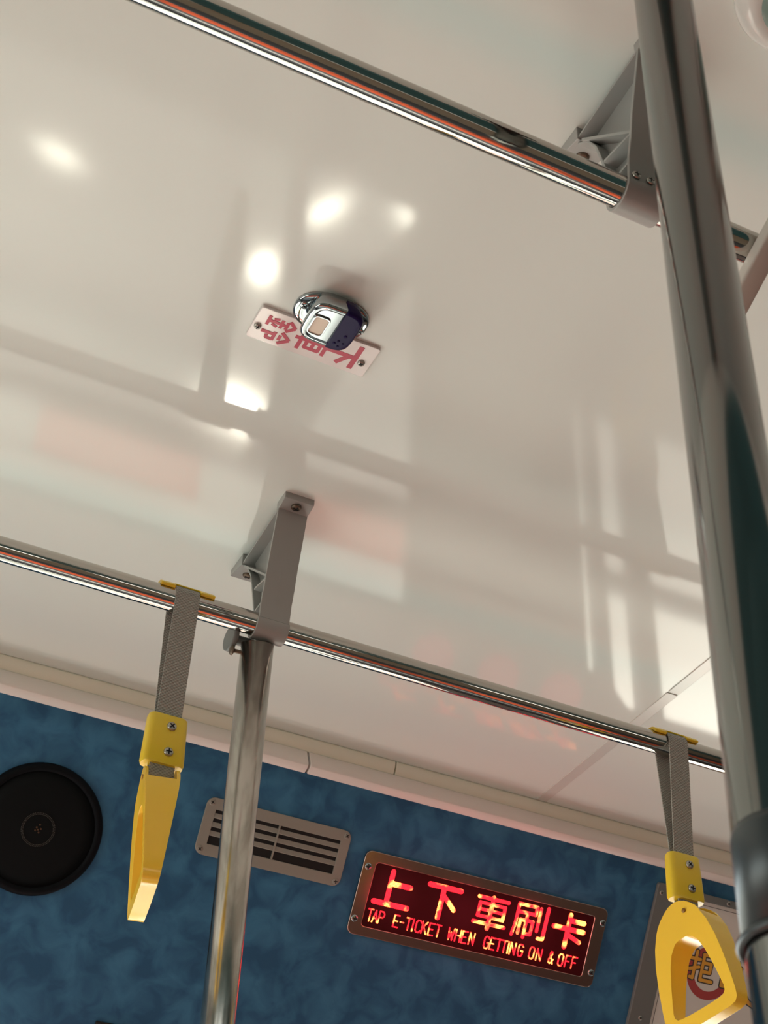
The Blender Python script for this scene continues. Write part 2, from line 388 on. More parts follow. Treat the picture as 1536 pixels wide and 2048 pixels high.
b.box((-2.5, -1.1, -0.4), (-2.4, -0.20, 0.8), 0); b.box((-2.5, 2.05, -0.4), (-2.4, 2.53, 0.8), 0)
structure(b.build('wall_left', M['wall_grey']))
b = MB(); b.box((4.6, -1.1, -1.0), (4.7, 2.53, 1.38)); structure(b.build('wall_right', M['wall_grey']))
b = MB()
b.box((-2.5, -1.1, -1.05), (4.7, 0.36, -1.0), 0); b.box((-2.5, 0.36, -1.05), (4.7, 1.08, -1.0), 1)
b.box((-2.5, 1.08, -1.05), (4.7, 1.46, -1.0), 0); b.box((-2.5, 1.46, -1.05), (4.7, 1.75, -1.0), 2); b.box((-2.5, 1.75, -1.05), (4.7, 2.53, -1.0), 0)  # pale strip: sunlight on the floor put into its colour
structure(b.build('floor', [M['floor'], M['floor_red'], M['floor_pale']]))

# cove mouldings between the ceiling and the blue panel
A = [(2.1635, 1.3556), (2.1605, 1.352), (2.1615, 1.343), (2.1660, 1.3335), (2.1685, 1.3305), (2.19, 1.3305), (2.19, 1.3556)]
B = [(2.1690, 1.3310), (2.1655, 1.3285), (2.1590, 1.3120), (2.1545, 1.3020), (2.1553, 1.2965), (2.1600, 1.2925), (2.1705, 1.2893), (2.195, 1.305), (2.195, 1.331)]
for n, x0, x1, prof, m in ((1, -2.4, 1.0405, A, 'trim_cream'), (2, 1.0430, 4.6, A, 'trim_cream'), (3, -2.4, 0.8745, B, 'trim_white'), (4, 0.8785, 4.6, B, 'trim_white')):
    b = MB(); b.prism_x(prof, x0, x1)
    structure(b.build('trim_%d' % n, M[m], bevel=0.0012))
for n, y0, y1 in ((5, -1.0, 1.742), (6, 1.7455, 2.160)):
    b = MB(); b.box((1.3255, y0, ZC - 0.0016), (1.3455, y1, ZC + 0.001)); structure(b.build('trim_%d' % n, M['seam'], bevel=0.0006))

# ------------------------------------------------------------------ the two handrails
def rail(y, x0, x1, label):
    e = empty('handrail', (x0, y, ZR))
    b = MB(); b.tube([(0, 0, 0), ((x1 - x0), 0, 0)], R_RAIL, 64); b.build('tube', M['chrome'], e)
    tag(e, label, 'handrail', 'chrome handrails under the ceiling')
    return e
rail(Y_LOW, -2.38, 4.58, 'long chrome handrail carrying the two yellow strap handles')
rail(Y_UP, -2.38, 4.58, 'long chrome handrail without straps crossing at the top, nearest the viewer')

# ------------------------------------------------------------------ ceiling brackets of the rails
def bracket(x, y, label, front_screws, k=1.0):
    e = empty('rail_bracket', (x, y, ZR))
    H = ZC - ZR; w = 0.022
    # curved front strap from ceiling foot down to the clamp (profile in y,z)
    fr = [(-0.056, H - 0.012), (-0.0515, H - 0.03), (-0.0435, H - 0.06), (-0.0345, H - 0.095), (-0.0285, H - 0.125), (-0.0225, 0.028), (-0.0195, 0.0)]
    th = 0.004
    poly = fr + [(p[0] + th, p[1] + (0.002 if i else -0.002)) for i, p in reversed(list(enumerate(fr)))]
    b = MB(); b.prism_x(poly, -w, w); b.build('front_strap', M['grey_plastic'], e, bevel=0.001)
    # clamp shell around the rail
    oc = arc(0, 0, 0.0205, PI, 2.35 * PI, 22); ic = arc(0, 0, R_RAIL + 0.0004, PI, 2.35 * PI, 22)
    b = MB(); b.prism_x(oc + ic[::-1], -w - 0.001, w + 0.001, 0, False)
    b.build('clamp', M['grey_plastic'], e, bevel=0.0008)
    # near foot and far foot on the ceiling
    b = MB(); b.prism_x([(-0.078, H + 0.0005), (-0.078, H - 0.010), (-0.056, H - 0.014), (-0.048, H - 0.014), (-0.048, H + 0.0005)], -w, w); b.build('foot', M['grey_plastic'], e, bevel=0.001)
    f0, f1 = 0.084 * k, 0.132 * k
    b = MB(); b.prism_x([(f0, H + 0.0005), (f0, H - 0.020), (f0 + 0.012, H - 0.0175), (f1, H - 0.010), (f1, H + 0.0005)], -w * 0.9, w * 0.9); b.build('foot', M['grey_plastic'], e, bevel=0.001)
    # rear rim, web and ribs
    rr = [(f0 + 0.008, H - 0.018), (0.072 * k, H - 0.034), (0.055 * k, H - 0.058), (0.041 * k + 0.002, H - 0.090), (0.028 * k + 0.003, H - 0.125), (0.0215, 0.022), (0.0195, 0.006)]
    poly = rr + [(p[0] - 0.004, p[1] - 0.001) for p in reversed(rr)]
    b = MB(); b.prism_x(poly, -w * 0.7, w * 0.7); b.build('rear_rim', M['grey_plastic'], e, bevel=0.0008)
    b = MB(); b.prism_x([(-0.049, H - 0.004), (f0, H - 0.004), (f0 * 0.68, H - 0.055), (0.030 * k, H - 0.125), (0.019, 0.012), (0.0, 0.020), (-0.019, 0.012), (-0.032, H - 0.11)], -0.002, 0.002)
    b.build('web', M['grey_plastic'], e)
    def rib(p, q, t=0.003):
        b = MB(); d = Vector((q[0] - p[0], q[1] - p[1])).normalized(); n = Vector((-d.y, d.x)) * t / 2
        b.prism_x([(p[0] - n.x, p[1] - n.y), (q[0] - n.x, q[1] - n.y), (q[0] + n.x, q[1] + n.y), (p[0] + n.x, p[1] + n.y)], -w * 0.82, w * 0.82)
        b.build('rib', M['grey_plastic'], e)
    rib((-0.048, H - 0.006), (f0 + 0.002, H - 0.016)); rib((0.078 * k, H - 0.026), (-0.0285, 0.062)); rib((-0.0290, 0.064), (0.024, 0.074)); rib((-0.022, 0.030), (0.0205, 0.030))
    screw(e, (0.0, -0.066, H - 0.0118), (0, 0.15, -1), 0.0075, 0.004, 'screw_dark')
    screw(e, (0.0, (f0 + f1) / 2 + 0.003, H - 0.0145), (0, 0.3, -1), 0.0075, 0.004, 'screw_dark')
    if front_screws:
        for sx in (-0.0145, 0.0015):
            screw(e, (sx, -0.0205, 0.006 + 0.02 * sx), (0, -0.97, 0.1), 0.0048, 0.0025)
    tag(e, label, 'bracket', 'grey ribbed brackets holding the rails to the ceiling')
    return e
bracket(0.5955, Y_LOW, 'grey ribbed bracket clamping the strap-carrying rail above the thin steel pole', False)
bracket(0.6235, Y_UP, 'grey ribbed bracket with two front screws, half hidden behind the thick near pole', True, 0.76)

# pale strut behind the near pole, clamped under the upper rail
e = empty('support_strut', (0.803, 0.58, ZC))
pb = Vector((0.803, 0.58, ZC)); pa = Vector((0.7465, 0.829, 1.106))
d = (pb - pa).normalized(); u = Vector((1, 0, 0)); u = (u - d * u.dot(d)).normalized(); wv = d.cross(u)
b = MB()
sec = round_rect(-0.011, -0.009, 0.011, 0.009, 0.003, 3)
b.rings([[p - pb + u * q[0] + wv * q[1] for q in sec] for p in (pa, pb)], 0, False)
b.build('arm', M['white_bar'], e, bevel=0.001)
b = MB(); b.box((-0.02, -0.022, -0.006), (0.02, 0.022, 0.0005)); b.build('foot', M['white_bar'], e, bevel=0.001)
tag(e, 'pale slanting strut crossing the upper rail at the right edge behind the thick pole', 'support strut')

# ------------------------------------------------------------------ steel poles
def vpole(name_label, p0, p1, r, m, top=None):
    e = empty('grab_pole', p1)
    o = Vector(p1)
    b = MB(); b.tube([Vector(p1) - o, Vector(p0) - o], r, 64); b.build('tube', M[m], e)
    return e
P0 = Vector((0.5860, 1.6565, 1.1575)); PD = (Vector((0.640, 1.82, 0.703)) - P0)
Pk = P0 + PD * 1.40; Pend = Vector((Pk.x + 0.010, Pk.y + 0.028, -1.0))
bend = [Pk + PD * (0.30 * k / 8) + (Vector((Pend.x, Pend.y, Pk.z + PD.z * 0.30 * k / 8)) - Pk - PD * (0.30 * k / 8)) * (k / 8) ** 2 for k in range(9)]
e = empty('grab_pole', Pend)
b = MB(); b.tube([P0 - Pend] + [p - Pend for p in bend] + [Vector((0, 0, 0))], 0.0222, 64); b.build('tube', M['steel'], e)
q = P0 - Pend; ax = -PD.normalized()
b = MB(); b.tube([q - ax * 0.006, q + ax * 0.001], [0.0205, 0.020], 40); b.build('top_plug', M['screw_dark'], e)
b = MB(); b.lathe([(0.0165, -0.004), (0.0185, -0.003), (0.0185, 0.003), (0.0165, 0.004)], Vector((0.552, 1.668, 1.163)) - Pend, (1, 0.1, 0), 32)
b.lathe([(0.007, 0), (0.007, 0.03)], Vector((0.553, 1.668, 1.163)) - Pend, (1, 0, 0), 16); b.build('end_disc', M['grey_dark'], e)
b = MB(); c0 = P0 + PD * 0.035 - Pend
b.lathe([(0.0028, 0.0), (0.0028, 0.0365)], c0, (-1, -0.05, -0.05), 14)
b.lathe([(0.0068, 0.0345), (0.0068, 0.0365), (0.004, 0.0385), (0.0004, 0.039)], c0, (-1, -0.05, -0.05), 18); b.build('bolt', M['screw_dark'], e)
b = MB(); foot = PD.normalized()
b.tube([(0, 0, 0.0), (0, 0, 0.008)], [0.036, 0.036], 40); b.build('foot_flange', M['steel'], e)
tag(e, 'thin steel pole hanging below the ribbed bracket in front of the vent', 'grab pole')

N0 = Vector((0.4906, 0.5628, ZC)); ND = Vector((-0.028, -0.032, -0.502)) / 0.502
Nend = N0 + ND * 2.355
e = empty('grab_pole', Nend)
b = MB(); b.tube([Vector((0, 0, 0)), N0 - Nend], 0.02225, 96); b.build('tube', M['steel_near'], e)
SLV0, SLV1 = 0.328, 0.273
def npt(z): return N0 + ND * (ZC - z) - Nend
b = MB(); b.tube([npt(SLV0), npt(SLV0 - 0.004), npt(SLV1)], [0.0224, 0.0231, 0.0231], 64); b.build('sleeve', M['sleeve'], e)
b = MB(); c = npt(SLV1); ax = -ND.normalized()
b.lathe([(0.0222 + 0.0018 * (1 - math.cos(t)), 0.0022 * math.sin(t)) for t in [2 * PI * k / 14 for k in range(15)]], c, ax, 64, 0, False); b.build('ring', M['sleeve'], e)
b = MB(); b.lathe([(0.045, 0), (0.045, -0.006), (0.026, -0.010), (0.0225, -0.020)], Vector((N0 - Nend)), (0, 0, 1), 40); b.build('ceiling_flange', M['steel_near'], e)
tag(e, 'thick out-of-focus steel pole nearest the viewer along the right edge', 'grab pole')

# ------------------------------------------------------------------ hanging strap handles
def handle_mesh(yaw):
    # ring in the local (y, z) plane around the origin at its top; thickness along x shrinks towards the bottom
    half = [(0.0410, 0.004), (0.0500, -0.015), (0.0570, -0.040), (0.0615, -0.070), (0.0640, -0.100), (0.0650, -0.121), (0.0640, -0.131), (0.0595, -0.1365), (0.050, -0.1385), (0.025, -0.1395)]
    out = [(-p, q) for p, q in half] + [(0.0, -0.1400)] + half[::-1] + [(0.0365, 0.0115), (0.0290, 0.0195), (0.0205, 0.0260), (0.0115, 0.0308), (0.0040, 0.0325), (-0.0040, 0.0325), (-0.0115, 0.0308), (-0.0205, 0.0260), (-0.0290, 0.0195), (-0.0365, 0.0115)]
    hin = [(0.0170, -0.0250), (0.0255, -0.0340), (0.0325, -0.0500), (0.0390, -0.0720), (0.0440, -0.0940), (0.0470, -0.1080), (0.0465, -0.1150), (0.0425, -0.1190), (0.035, -0.1205), (0.018, -0.1212)]
    inn = [(-p, q) for p, q in hin] + [(0.0, -0.1214)] + hin[::-1] + [(0.0150, -0.0232), (0.0125, -0.0220), (0.0095, -0.0212), (0.0060, -0.0207), (0.0020, -0.0205), (-0.0020, -0.0205), (-0.0060, -0.0207), (-0.0095, -0.0212), (-0.0125, -0.0220), (-0.0150, -0.0232)]
    def hx(w): return 0.0215 + (0.0095 - 0.0215) * min(max(-w / 0.138, 0), 1)
    b = MB()
    L = []
    n = len(out)
    def P(p, s, k=1.0): return (s * hx(p[1]) * k, p[0], p[1])
    rings = [[P(p, -1) for p in out], [P(p, 1) for p in out], [P(p, 1, 0.92) for p in inn], [P(p, -1, 0.92) for p in inn]]
    b.rings(rings, 0, True, False, closed=True)
    return b
def strap_handle(x, yaw, label, sway=0.0):
    e = empty('strap_handle', (x, Y_LOW, ZR)); zb = -0.180
    w = 0.0165; t = 0.0016; r = R_RAIL + 0.0022
    # webbing: up the back, over the rail, down the front into the buckle
    path = [(0.0045, zb)] + [(0.0045 + (r - 0.0045) * k / 8, zb + (-0.004 - zb) * k / 8) for k in range(1, 9)]
    path += arc(0, 0, r, 0.0, PI, 18)[1:]
    path += [(-0.0045 - (r - 0.0045) * (8 - k) / 8, zb + (-0.004 - zb) * (8 - k) / 8) for k in range(0, 9)]
    b = MB(); R = []
    for i, p in enumerate(path):
        a = Vector(path[max(i - 1, 0)]); c = Vector(path[min(i + 1, len(path) - 1)]); d = (c - a).normalized(); nn = Vector((d.y, -d.x)) * t / 2
        q0 = (p[0] - nn.x, p[1] - nn.y); q1 = (p[0] + nn.x, p[1] + nn.y)
        R.append([(-w, *q0), (w, *q0), (w, *q1), (-w, *q1)])
    b.rings(R, 0, False)
    b.build('webbing_strap', M['webbing'], e)
    # saddle clip over the top of the rail
    b = MB()
    for a0, a1, x0, x1, ri, ro in ((PI * 0.28, PI * 0.84, -0.038, -0.0175, R_RAIL + 0.0002, R_RAIL + 0.0052), (PI * 0.28, PI * 0.84, 0.0175, 0.038, R_RAIL + 0.0002, R_RAIL + 0.0052),
                                   (PI * 0.36, PI * 0.66, -0.030, 0.030, R_RAIL + 0.0034, R_RAIL + 0.0058)):
        b.prism_x(arc(0, 0, ro, a0, a1, 12) + arc(0, 0, ri, a1, a0, 12), x0, x1, 0, False)
    b.build('saddle_clip', M['yellow'], e, bevel=0.0015)
    # buckle
    bx = empty_part = MB()
    R = []
    for z, hw, hy in ((zb + 0.003, 0.0245, 0.0085), (zb, 0.0255, 0.0105), (zb - 0.030, 0.0262, 0.0112), (zb - 0.062, 0.0272, 0.0112), (zb - 0.066, 0.0262, 0.0100)):
        R.append([(p[0], p[1], z) for p in round_rect(-hw, -hy, hw, hy, 0.0075, 5)])
    bx.rings(R, 0, True)
    bk = bx.build('buckle', M['yellow'], e)
    bk.modifiers.new('edge', 'EDGE_SPLIT').split_angle = math.radians(50)
    for dz in (-0.014, -0.050):
        screw(bk, (0.0035, -0.0112, zb + dz), (0, -1, 0), 0.0062, 0.003)
    # short loop from the buckle into the handle slot
    b = MB(); z0, z1 = zb - 0.060, zb - 0.104
    for yy in (-0.0042, 0.0042): b.box((-w * 0.98, yy - 0.0009, z1), (w * 0.98, yy + 0.0009, z0))
    b.prism_x(arc(0, z1, 0.0051, PI, 2 * PI, 10) + arc(0, z1, 0.0033, 2 * PI, PI, 10), -w * 0.98, w * 0.98)
    b.build('lower_loop', M['webbing'], e)
    hb = handle_mesh(yaw)
    h = hb.build('handle', M['yellow_handle'], e, loc=(0, 0, zb - 0.105), rot=(-sway, 0, yaw))
    cb = MB(); cb.box((-0.0172, -0.06, 0.0035), (0.0172, 0.06, 0.06)); cut = cb.build('slot', M['yellow_handle'], e, loc=h.location, rot=h.rotation_euler)
    bo = h.modifiers.new('slot', 'BOOLEAN'); bo.object = cut; bo.operation = 'DIFFERENCE'; bo.solver = 'EXACT'
    bpy.context.view_layer.update()
    me = bpy.data.meshes.new_from_object(h.evaluated_get(bpy.context.evaluated_depsgraph_get()))
    h.modifiers.clear(); h.data = me; me.name = 'handle'
    bpy.data.objects.remove(cut)
    for p in me.polygons: p.use_smooth = True
    bv = h.modifiers.new('bevel', 'BEVEL'); bv.width = 0.0022; bv.segments = 3; bv.limit_method = 'ANGLE'; bv.angle_limit = math.radians(40); bv.harden_normals = True
    b = MB(); b.lathe([(0.0032, 0.0), (0.0032, 0.0012), (0.0003, 0.0014)], (-0.0213, -0.016, 0.013), (-1, 0, 0), 16); b.build('pin', M['pin'], h)
    tag(e, label, 'strap handle', 'yellow strap handles on the lower chrome rail')
    return e
strap_handle(0.4725, math.radians(-11), 'yellow strap handle seen edge-on, hanging left of the thin pole beside the speaker')
strap_handle(1.2460, math.radians(10), 'yellow strap handle turned to show its opening, hanging over the poster', math.radians(8))

# ------------------------------------------------------------------ stop bell on the ceiling
BX, BY = 0.4885, 1.2310
e = empty('stop_bell', (BX, BY, ZC))
def sup(a, bb, n, k, cx=0, cy=0, rot=0.0):
    R = []
    for i in range(k):
        t = 2 * PI * i / k; c, s_ = math.cos(t), math.sin(t)
        x = a * math.copysign(abs(c) ** (2 / n), c); y = bb * math.copysign(abs(s_) ** (2 / n), s_)
        R.append((cx + x * math.cos(rot) - y * math.sin(rot), cy + x * math.sin(rot) + y * math.cos(rot)))
    return R
K = 72
b = MB()
b.rings([[(*p, z) for p in sup(0.0475 - i_, 0.0335 - i_, 2.3, K)] for i_, z in ((0, 0.0004), (0, -0.0025), (0.0012, -0.0045), (0.004, -0.006), (0.010, -0.0068))], 0, True)
b.build('base_plate', M['bright_chrome'], e)
hx, hy = 0.4845 - BX, 1.2185 - BY
def hsec(z, g, x0=None):
    return [(p[0], p[1], z) for p in sup(0.0325 + g, 0.0330 + g, 4.2, K, hx, hy)]
b = MB()
b.rings([hsec(-0.005, -0.0075), hsec(-0.018, -0.0035), hsec(-0.0315, 0.0), hsec(-0.0345, -0.0014), hsec(-0.0358, -0.0042), hsec(-0.0352, -0.0078), hsec(-0.0345, -0.0088)], 0, True)
b.build('housing', M['bright_chrome'], e)
b = MB(); wx0, wy0, wx1, wy1 = 0.4615 - BX, 1.2085 - BY, 0.4785 - BX, 1.2365 - BY
ring_plate(b, round_rect(wx0 - 0.0022, wy0 - 0.0022, wx1 + 0.0022, wy1 + 0.0022, 0.0055), round_rect(wx0, wy0, wx1, wy1, 0.004), lambda p, q, t: (p, q, t), -0.0345, -0.0366)
b.build('button_rim', M['bright_chrome'], e, bevel=0.0006)
b = MB(); b.prism_z(round_rect(wx0 - 0.0003, wy0 - 0.0003, wx1 + 0.0003, wy1 + 0.0003, 0.004), -0.0352, -0.0340); b.build('button', M['button'], e, bevel=0.0004)
# purple cover: half cap over the right side
b = MB(); xs = 0.4875 - BX
def half(z, g):
    pts = [p for p in sup(0.0325 + g, 0.0330 + g, 4.2, 144, hx, hy) if p[0] >= xs]
    pts.sort(key=lambda p: math.atan2(p[1] - hy, p[0] - xs - 0.004))
    return pts
def half_ring(z, g):
    full = half(z, g); m = 40
    # resample so that every ring has the same count
    Ls = [0]
    for a, c in zip(full[:-1], full[1:]): Ls.append(Ls[-1] + math.dist(a, c))
    out = []
    for k in range(m):
        t = Ls[-1] * k / (m - 1); j = max(i for i in range(len(Ls)) if Ls[i] <= t + 1e-9); j = min(j, len(full) - 2)
        f_ = (t - Ls[j]) / max(Ls[j + 1] - Ls[j], 1e-9)
        out.append((full[j][0] + (full[j + 1][0] - full[j][0]) * f_, full[j][1] + (full[j + 1][1] - full[j][1]) * f_, z))
    return out
b.rings([half_ring(-0.0125, -0.0035), half_ring(-0.020, -0.0015), half_ring(-0.0322, 0.0010), half_ring(-0.0358, -0.0006), half_ring(-0.0374, -0.0040)], 0, True)
b.build('cover', M['purple'], e)
b = MB()
for (px, py, r_) in ((0.5055, 1.222, 0.0022), (0.5010, 1.2325, 0.0016), (0.4975, 1.2375, 0.0018), (0.5035, 1.2410, 0.0014), (0.5075, 1.2345, 0.0015)):
    b.lathe([(r_, -0.0005), (r_, 0.0006), (r_ * 0.6, 0.0011), (0.0002, 0.0012)], (px - BX, py - BY, -0.0373), (0, 0, -1), 14)
b.build('raised_dots', M['purple'], e)
screw(e, (0.4512 - BX, 1.2255 - BY, -0.0064), (0, 0, -1), 0.0058, 0.002, 'bright_chrome')
screw(e, (0.5285 - BX, 1.2345 - BY, -0.0064), (0, 0, -1), 0.0050, 0.002, 'bright_chrome')
tag(e, 'chrome stop-request bell with purple half cover in the middle of the ceiling', 'stop bell')

# acrylic name plate beside the bell
PX, PY = 0.4875, 1.2805
e = empty('name_plate', (PX, PY, ZC))
b = MB(); b.prism_z(round_rect(-0.0795, -0.0275, 0.0795, 0.0275, 0.0035, 4), -0.0045, 0.0004); b.build('plate', M['acrylic'], e, bevel=0.0008)
b = MB(); cnt = [0]
def pl(a, c, t): return (a - PX, c - PY, -0.0044 - t)
def S_(pts, w=0.0048): cnt[0] += 1; stroke(b, pts, w * 1.22, pl, -0.0002, 0.0004 + cnt[0] * 0.000012, 0, False)
# first character: bar, stem, dot  (top of the writing points to +x, its right to +y)
S_([(0.5445, 1.2590), (0.5445, 1.3005)], 0.0055); S_([(0.5430, 1.2810), (0.5065, 1.2810)], 0.0055); S_([(0.5350, 1.2830), (0.5245, 1.2985)], 0.0052)
# second character
def che(cx, cy):
    for u0, w0 in ((0.0195, 0.017), (-0.0135, 0.019)): S_([(cx + u0, cy - w0), (cx + u0, cy + w0)], 0.0042)
    for u0 in (0.0125, 0.0035, -0.0055): S_([(cx + u0, cy - 0.0135), (cx + u0, cy + 0.0135)], 0.0040)
    for w0 in (-0.0125, 0.0125): S_([(cx + 0.0135, cy + w0), (cx - 0.0065, cy + w0)], 0.0042)
    S_([(cx + 0.0235, cy), (cx - 0.0215, cy)], 0.0044)
che(0.4850, 1.2800)
# third character, left element then right element
cx, cy = 0.4370, 1.2700
S_([(0.4585, 1.2695), (0.4490, 1.2610)], 0.0036); S_([(0.4585, 1.2695), (0.4490, 1.2790)], 0.0036)
for u0, h0 in ((0.4475, 0.006), (0.4405, 0.0072), (0.4235, 0.0080)): S_([(u0, 1.2698 - h0), (u0, 1.2698 + h0)], 0.0034)
S_([(0.4475, 1.2698), (0.4235, 1.2698)], 0.0036); S_([(0.4360, 1.2632), (0.4290, 1.2655)], 0.0030); S_([(0.4360, 1.2764), (0.4290, 1.2740)], 0.0030)
S_([(0.4590, 1.2920), (0.4470, 1.2825)], 0.0038); S_([(0.4590, 1.2920), (0.4470, 1.3020)], 0.0038)
S_([(0.4465, 1.2880), (0.4465, 1.2965)], 0.0034); S_([(0.4390, 1.2850), (0.4390, 1.3000)], 0.0036); S_([(0.4390, 1.2985), (0.4300, 1.2985)], 0.0036)
S_([(0.4310, 1.2990), (0.4300, 1.2930)], 0.0036); S_([(0.4390, 1.2895), (0.4215, 1.2895)], 0.0040)
b.build('lettering', M['red_letter'], e)
screw(e, (0.4150 - PX, 1.2850 - PY, -0.0044), (0, 0, -1), 0.0048, 0.0035, 'screw')
screw(e, (0.5545 - PX, 1.2845 - PY, -0.0044), (0, 0, -1), 0.0048, 0.0035, 'screw')
tag(e, 'small clear plate with red characters screwed to the ceiling behind the stop bell', 'sign plate')

# round ceiling fixture cut by the top right corner
e = empty('ceiling_fixture', (0.716, 0.6135, ZC))
b = MB(); b.lathe([(0.070, 0.0004), (0.070, -0.004), (0.067, -0.012), (0.060, -0.019), (0.050, -0.024), (0.046, -0.022)], (0, 0, 0), (0, 0, 1), 72); b.build('rim', M['dome'], e)
b = MB(); b.lathe([(0.047, -0.018), (0.045, -0.024), (0.036, -0.031), (0.020, -0.0355), (0.0005, -0.037)], (0, 0, 0), (0, 0, 1), 64); b.build('lens', M['lens'], e)
tag(e, 'glossy white round ceiling fixture cut off by the top right corner', 'ceiling fixture')

# ------------------------------------------------------------------ things on the blue panel
ROT = (TH, 0, 0)
def on_wall(name, x, v): return empty(name, wall_pt(x, v), ROT)
# loudspeaker
e = on_wall('loudspeaker', 0.4635, -0.1915)
b = MB(); b.lathe([(0.1045, -0.0005), (0.1045, 0.004), (0.1015, 0.010), (0.096, 0.0125), (0.092, 0.0105), (0.0905, 0.006)], (0, 0, 0), (0, -1, 0), 96); b.build('rim', M['speaker'], e)
b = MB(); b.lathe([(0.0915, 0.003), (0.0915, 0.0075), (0.070, 0.0105), (0.040, 0.0125), (0.0005, 0.0135)], (0, 0, 0), (0, -1, 0), 96); b.build('grille', M['speaker_mesh'], e)
b = MB()
for k in range(64):
    a = 2 * PI * k / 64
    for rr in (0.0240, 0.0262):
        c, s_ = math.cos(a + (0.05 if rr > 0.025 else 0)), math.sin(a + (0.05 if rr > 0.025 else 0))
        b.box((rr * c - 0.0007, -0.0139, rr * s_ - 0.0007), (rr * c + 0.0007, -0.0128, rr * s_ + 0.0007))
b.build('mesh_ring', M['mesh_ring'], e)
b = MB()
for px, pz in ((0, 0), (0.004, 0.002), (-0.003, 0.003), (0.002, -0.004), (-0.004, -0.002), (0.001, 0.008)): b.lathe([(0.0016, 0.012), (0.0016, 0.0143), (0.0003, 0.0148)], (px, 0, pz), (0, -1, 0), 10)
b.build('centre_dots', M['copper'], e)
tag(e, 'round black loudspeaker on the blue panel at the left edge', 'loudspeaker')

# air vent
VX, VV = 0.8535, -0.1235
e = on_wall('air_vent', VX, VV)
b = MB()
ring_plate(b, round_rect(-0.1315, -0.0475, 0.1315, 0.0475, 0.014), round_rect(-0.1135, -0.0285, 0.1145, 0.0285, 0.0006), lambda p, q, t: (p, t, q), 0.0003, -0.004)
b.build('frame', M['vent'], e, bevel=0.001)
b = MB(); b.box((-0.114, -0.0006, -0.029), (0.115, 0.0, 0.029)); b.build('backing', M['black'], e)
for zc_ in (0.0195, 0.0050, -0.0095):
    b = MB(); b.prism_x([(-0.0042, zc_ - 0.0040), (-0.0034, zc_ - 0.0050), (-0.0008, zc_ + 0.0026), (-0.0018, zc_ + 0.0032)], -0.1135, 0.1145); b.build('slat', M['vent'], e)
b = MB(); b.box((0.0005, -0.0046, -0.0285), (0.0030, -0.0008, 0.0285)); b.build('divider', M['vent'], e)
for sx in (-1, 1):
    for sz in (-1, 1): screw(e, (sx * 0.1230, -0.004, sz * 0.0390), (0, -1, 0), 0.0056, 0.0014, 'vent')
tag(e, 'grey slatted air vent on the blue panel behind the thin pole', 'air vent')

# LED sign
LX, LV = 1.2615, -0.1690
e = on_wall('led_sign', LX, LV)
b = MB()
ring_plate(b, round_rect(-0.2440, -0.0715, 0.2440, 0.0715, 0.012), round_rect(-0.2200, -0.0545, 0.2185, 0.0535, 0.006), lambda p, q, t: (p, t, q), 0.0003, -0.006)
b.build('bezel', M['bezel'], e, bevel=0.0018)
b = MB(); b.box((-0.2205, -0.0024, -0.055), (0.2190, -0.0003, 0.054)); b.build('screen', M['screen'], e)
def led(a, c, t): return (a - LX, -0.0023 - t, c - LV)
b = MB(); k_ = [0]
def LS(pts, w=0.0092): k_[0] += 1; stroke(b, pts, w, led, 0.0, 0.0006 + 0.000012 * k_[0])
LS([(1.0768, -0.1240), (1.0768, -0.1790)]); LS([(1.0780, -0.1440), (1.1150, -0.1440)]); LS([(1.0535, -0.1792), (1.1175, -0.1792)])
LS([(1.1495, -0.1290), (1.2105, -0.1290)]); LS([(1.1778, -0.1310), (1.1778, -0.1815)]); LS([(1.1800, -0.1430), (1.2045, -0.1635)], 0.0082)
w = 0.0066
LS([(1.2470, -0.1288), (1.3065, -0.1288)], w); LS([(1.2755, -0.1262), (1.2755, -0.1805)], 0.0078)
for v in (-0.1385, -0.1497, -0.1612): LS([(1.2520, v), (1.3015, v)], 0.0056)
LS([(1.2518, -0.1385), (1.2518, -0.1612)], w); LS([(1.3018, -0.1385), (1.3018, -0.1612)], w); LS([(1.2455, -0.1726), (1.3075, -0.1726)], w)
w = 0.0062
LS([(1.3275, -0.1245), (1.3645, -0.1245)], w); LS([(1.3290, -0.1380), (1.3640, -0.1380)], w); LS([(1.3640, -0.1245), (1.3640, -0.1380)], w); LS([(1.3275, -0.1245), (1.3275, -0.1600), (1.3245, -0.1795)], w)
LS([(1.3480, -0.1400), (1.3480, -0.1805)], w); LS([(1.3360, -0.1510), (1.3360, -0.1750)], w); LS([(1.3360, -0.1510), (1.3615, -0.1510)], w); LS([(1.3612, -0.1510), (1.3605, -0.1735), (1.3540, -0.1740)], w)
LS([(1.3722, -0.1255), (1.3722, -0.1650)], w); LS([(1.3868, -0.1225), (1.3868, -0.1760)], 0.0070); LS([(1.3868, -0.1765), (1.3770, -0.1770)], w)
w = 0.0088
LS([(1.4332, -0.1235), (1.4332, -0.1800)], w); LS([(1.4350, -0.1328), (1.4630, -0.1328)], w); LS([(1.4040, -0.1484), (1.4655, -0.1484)], w); LS([(1.4362, -0.1585), (1.4610, -0.1672)], 0.0078)
b.build('led_characters', M['led_big'], e)
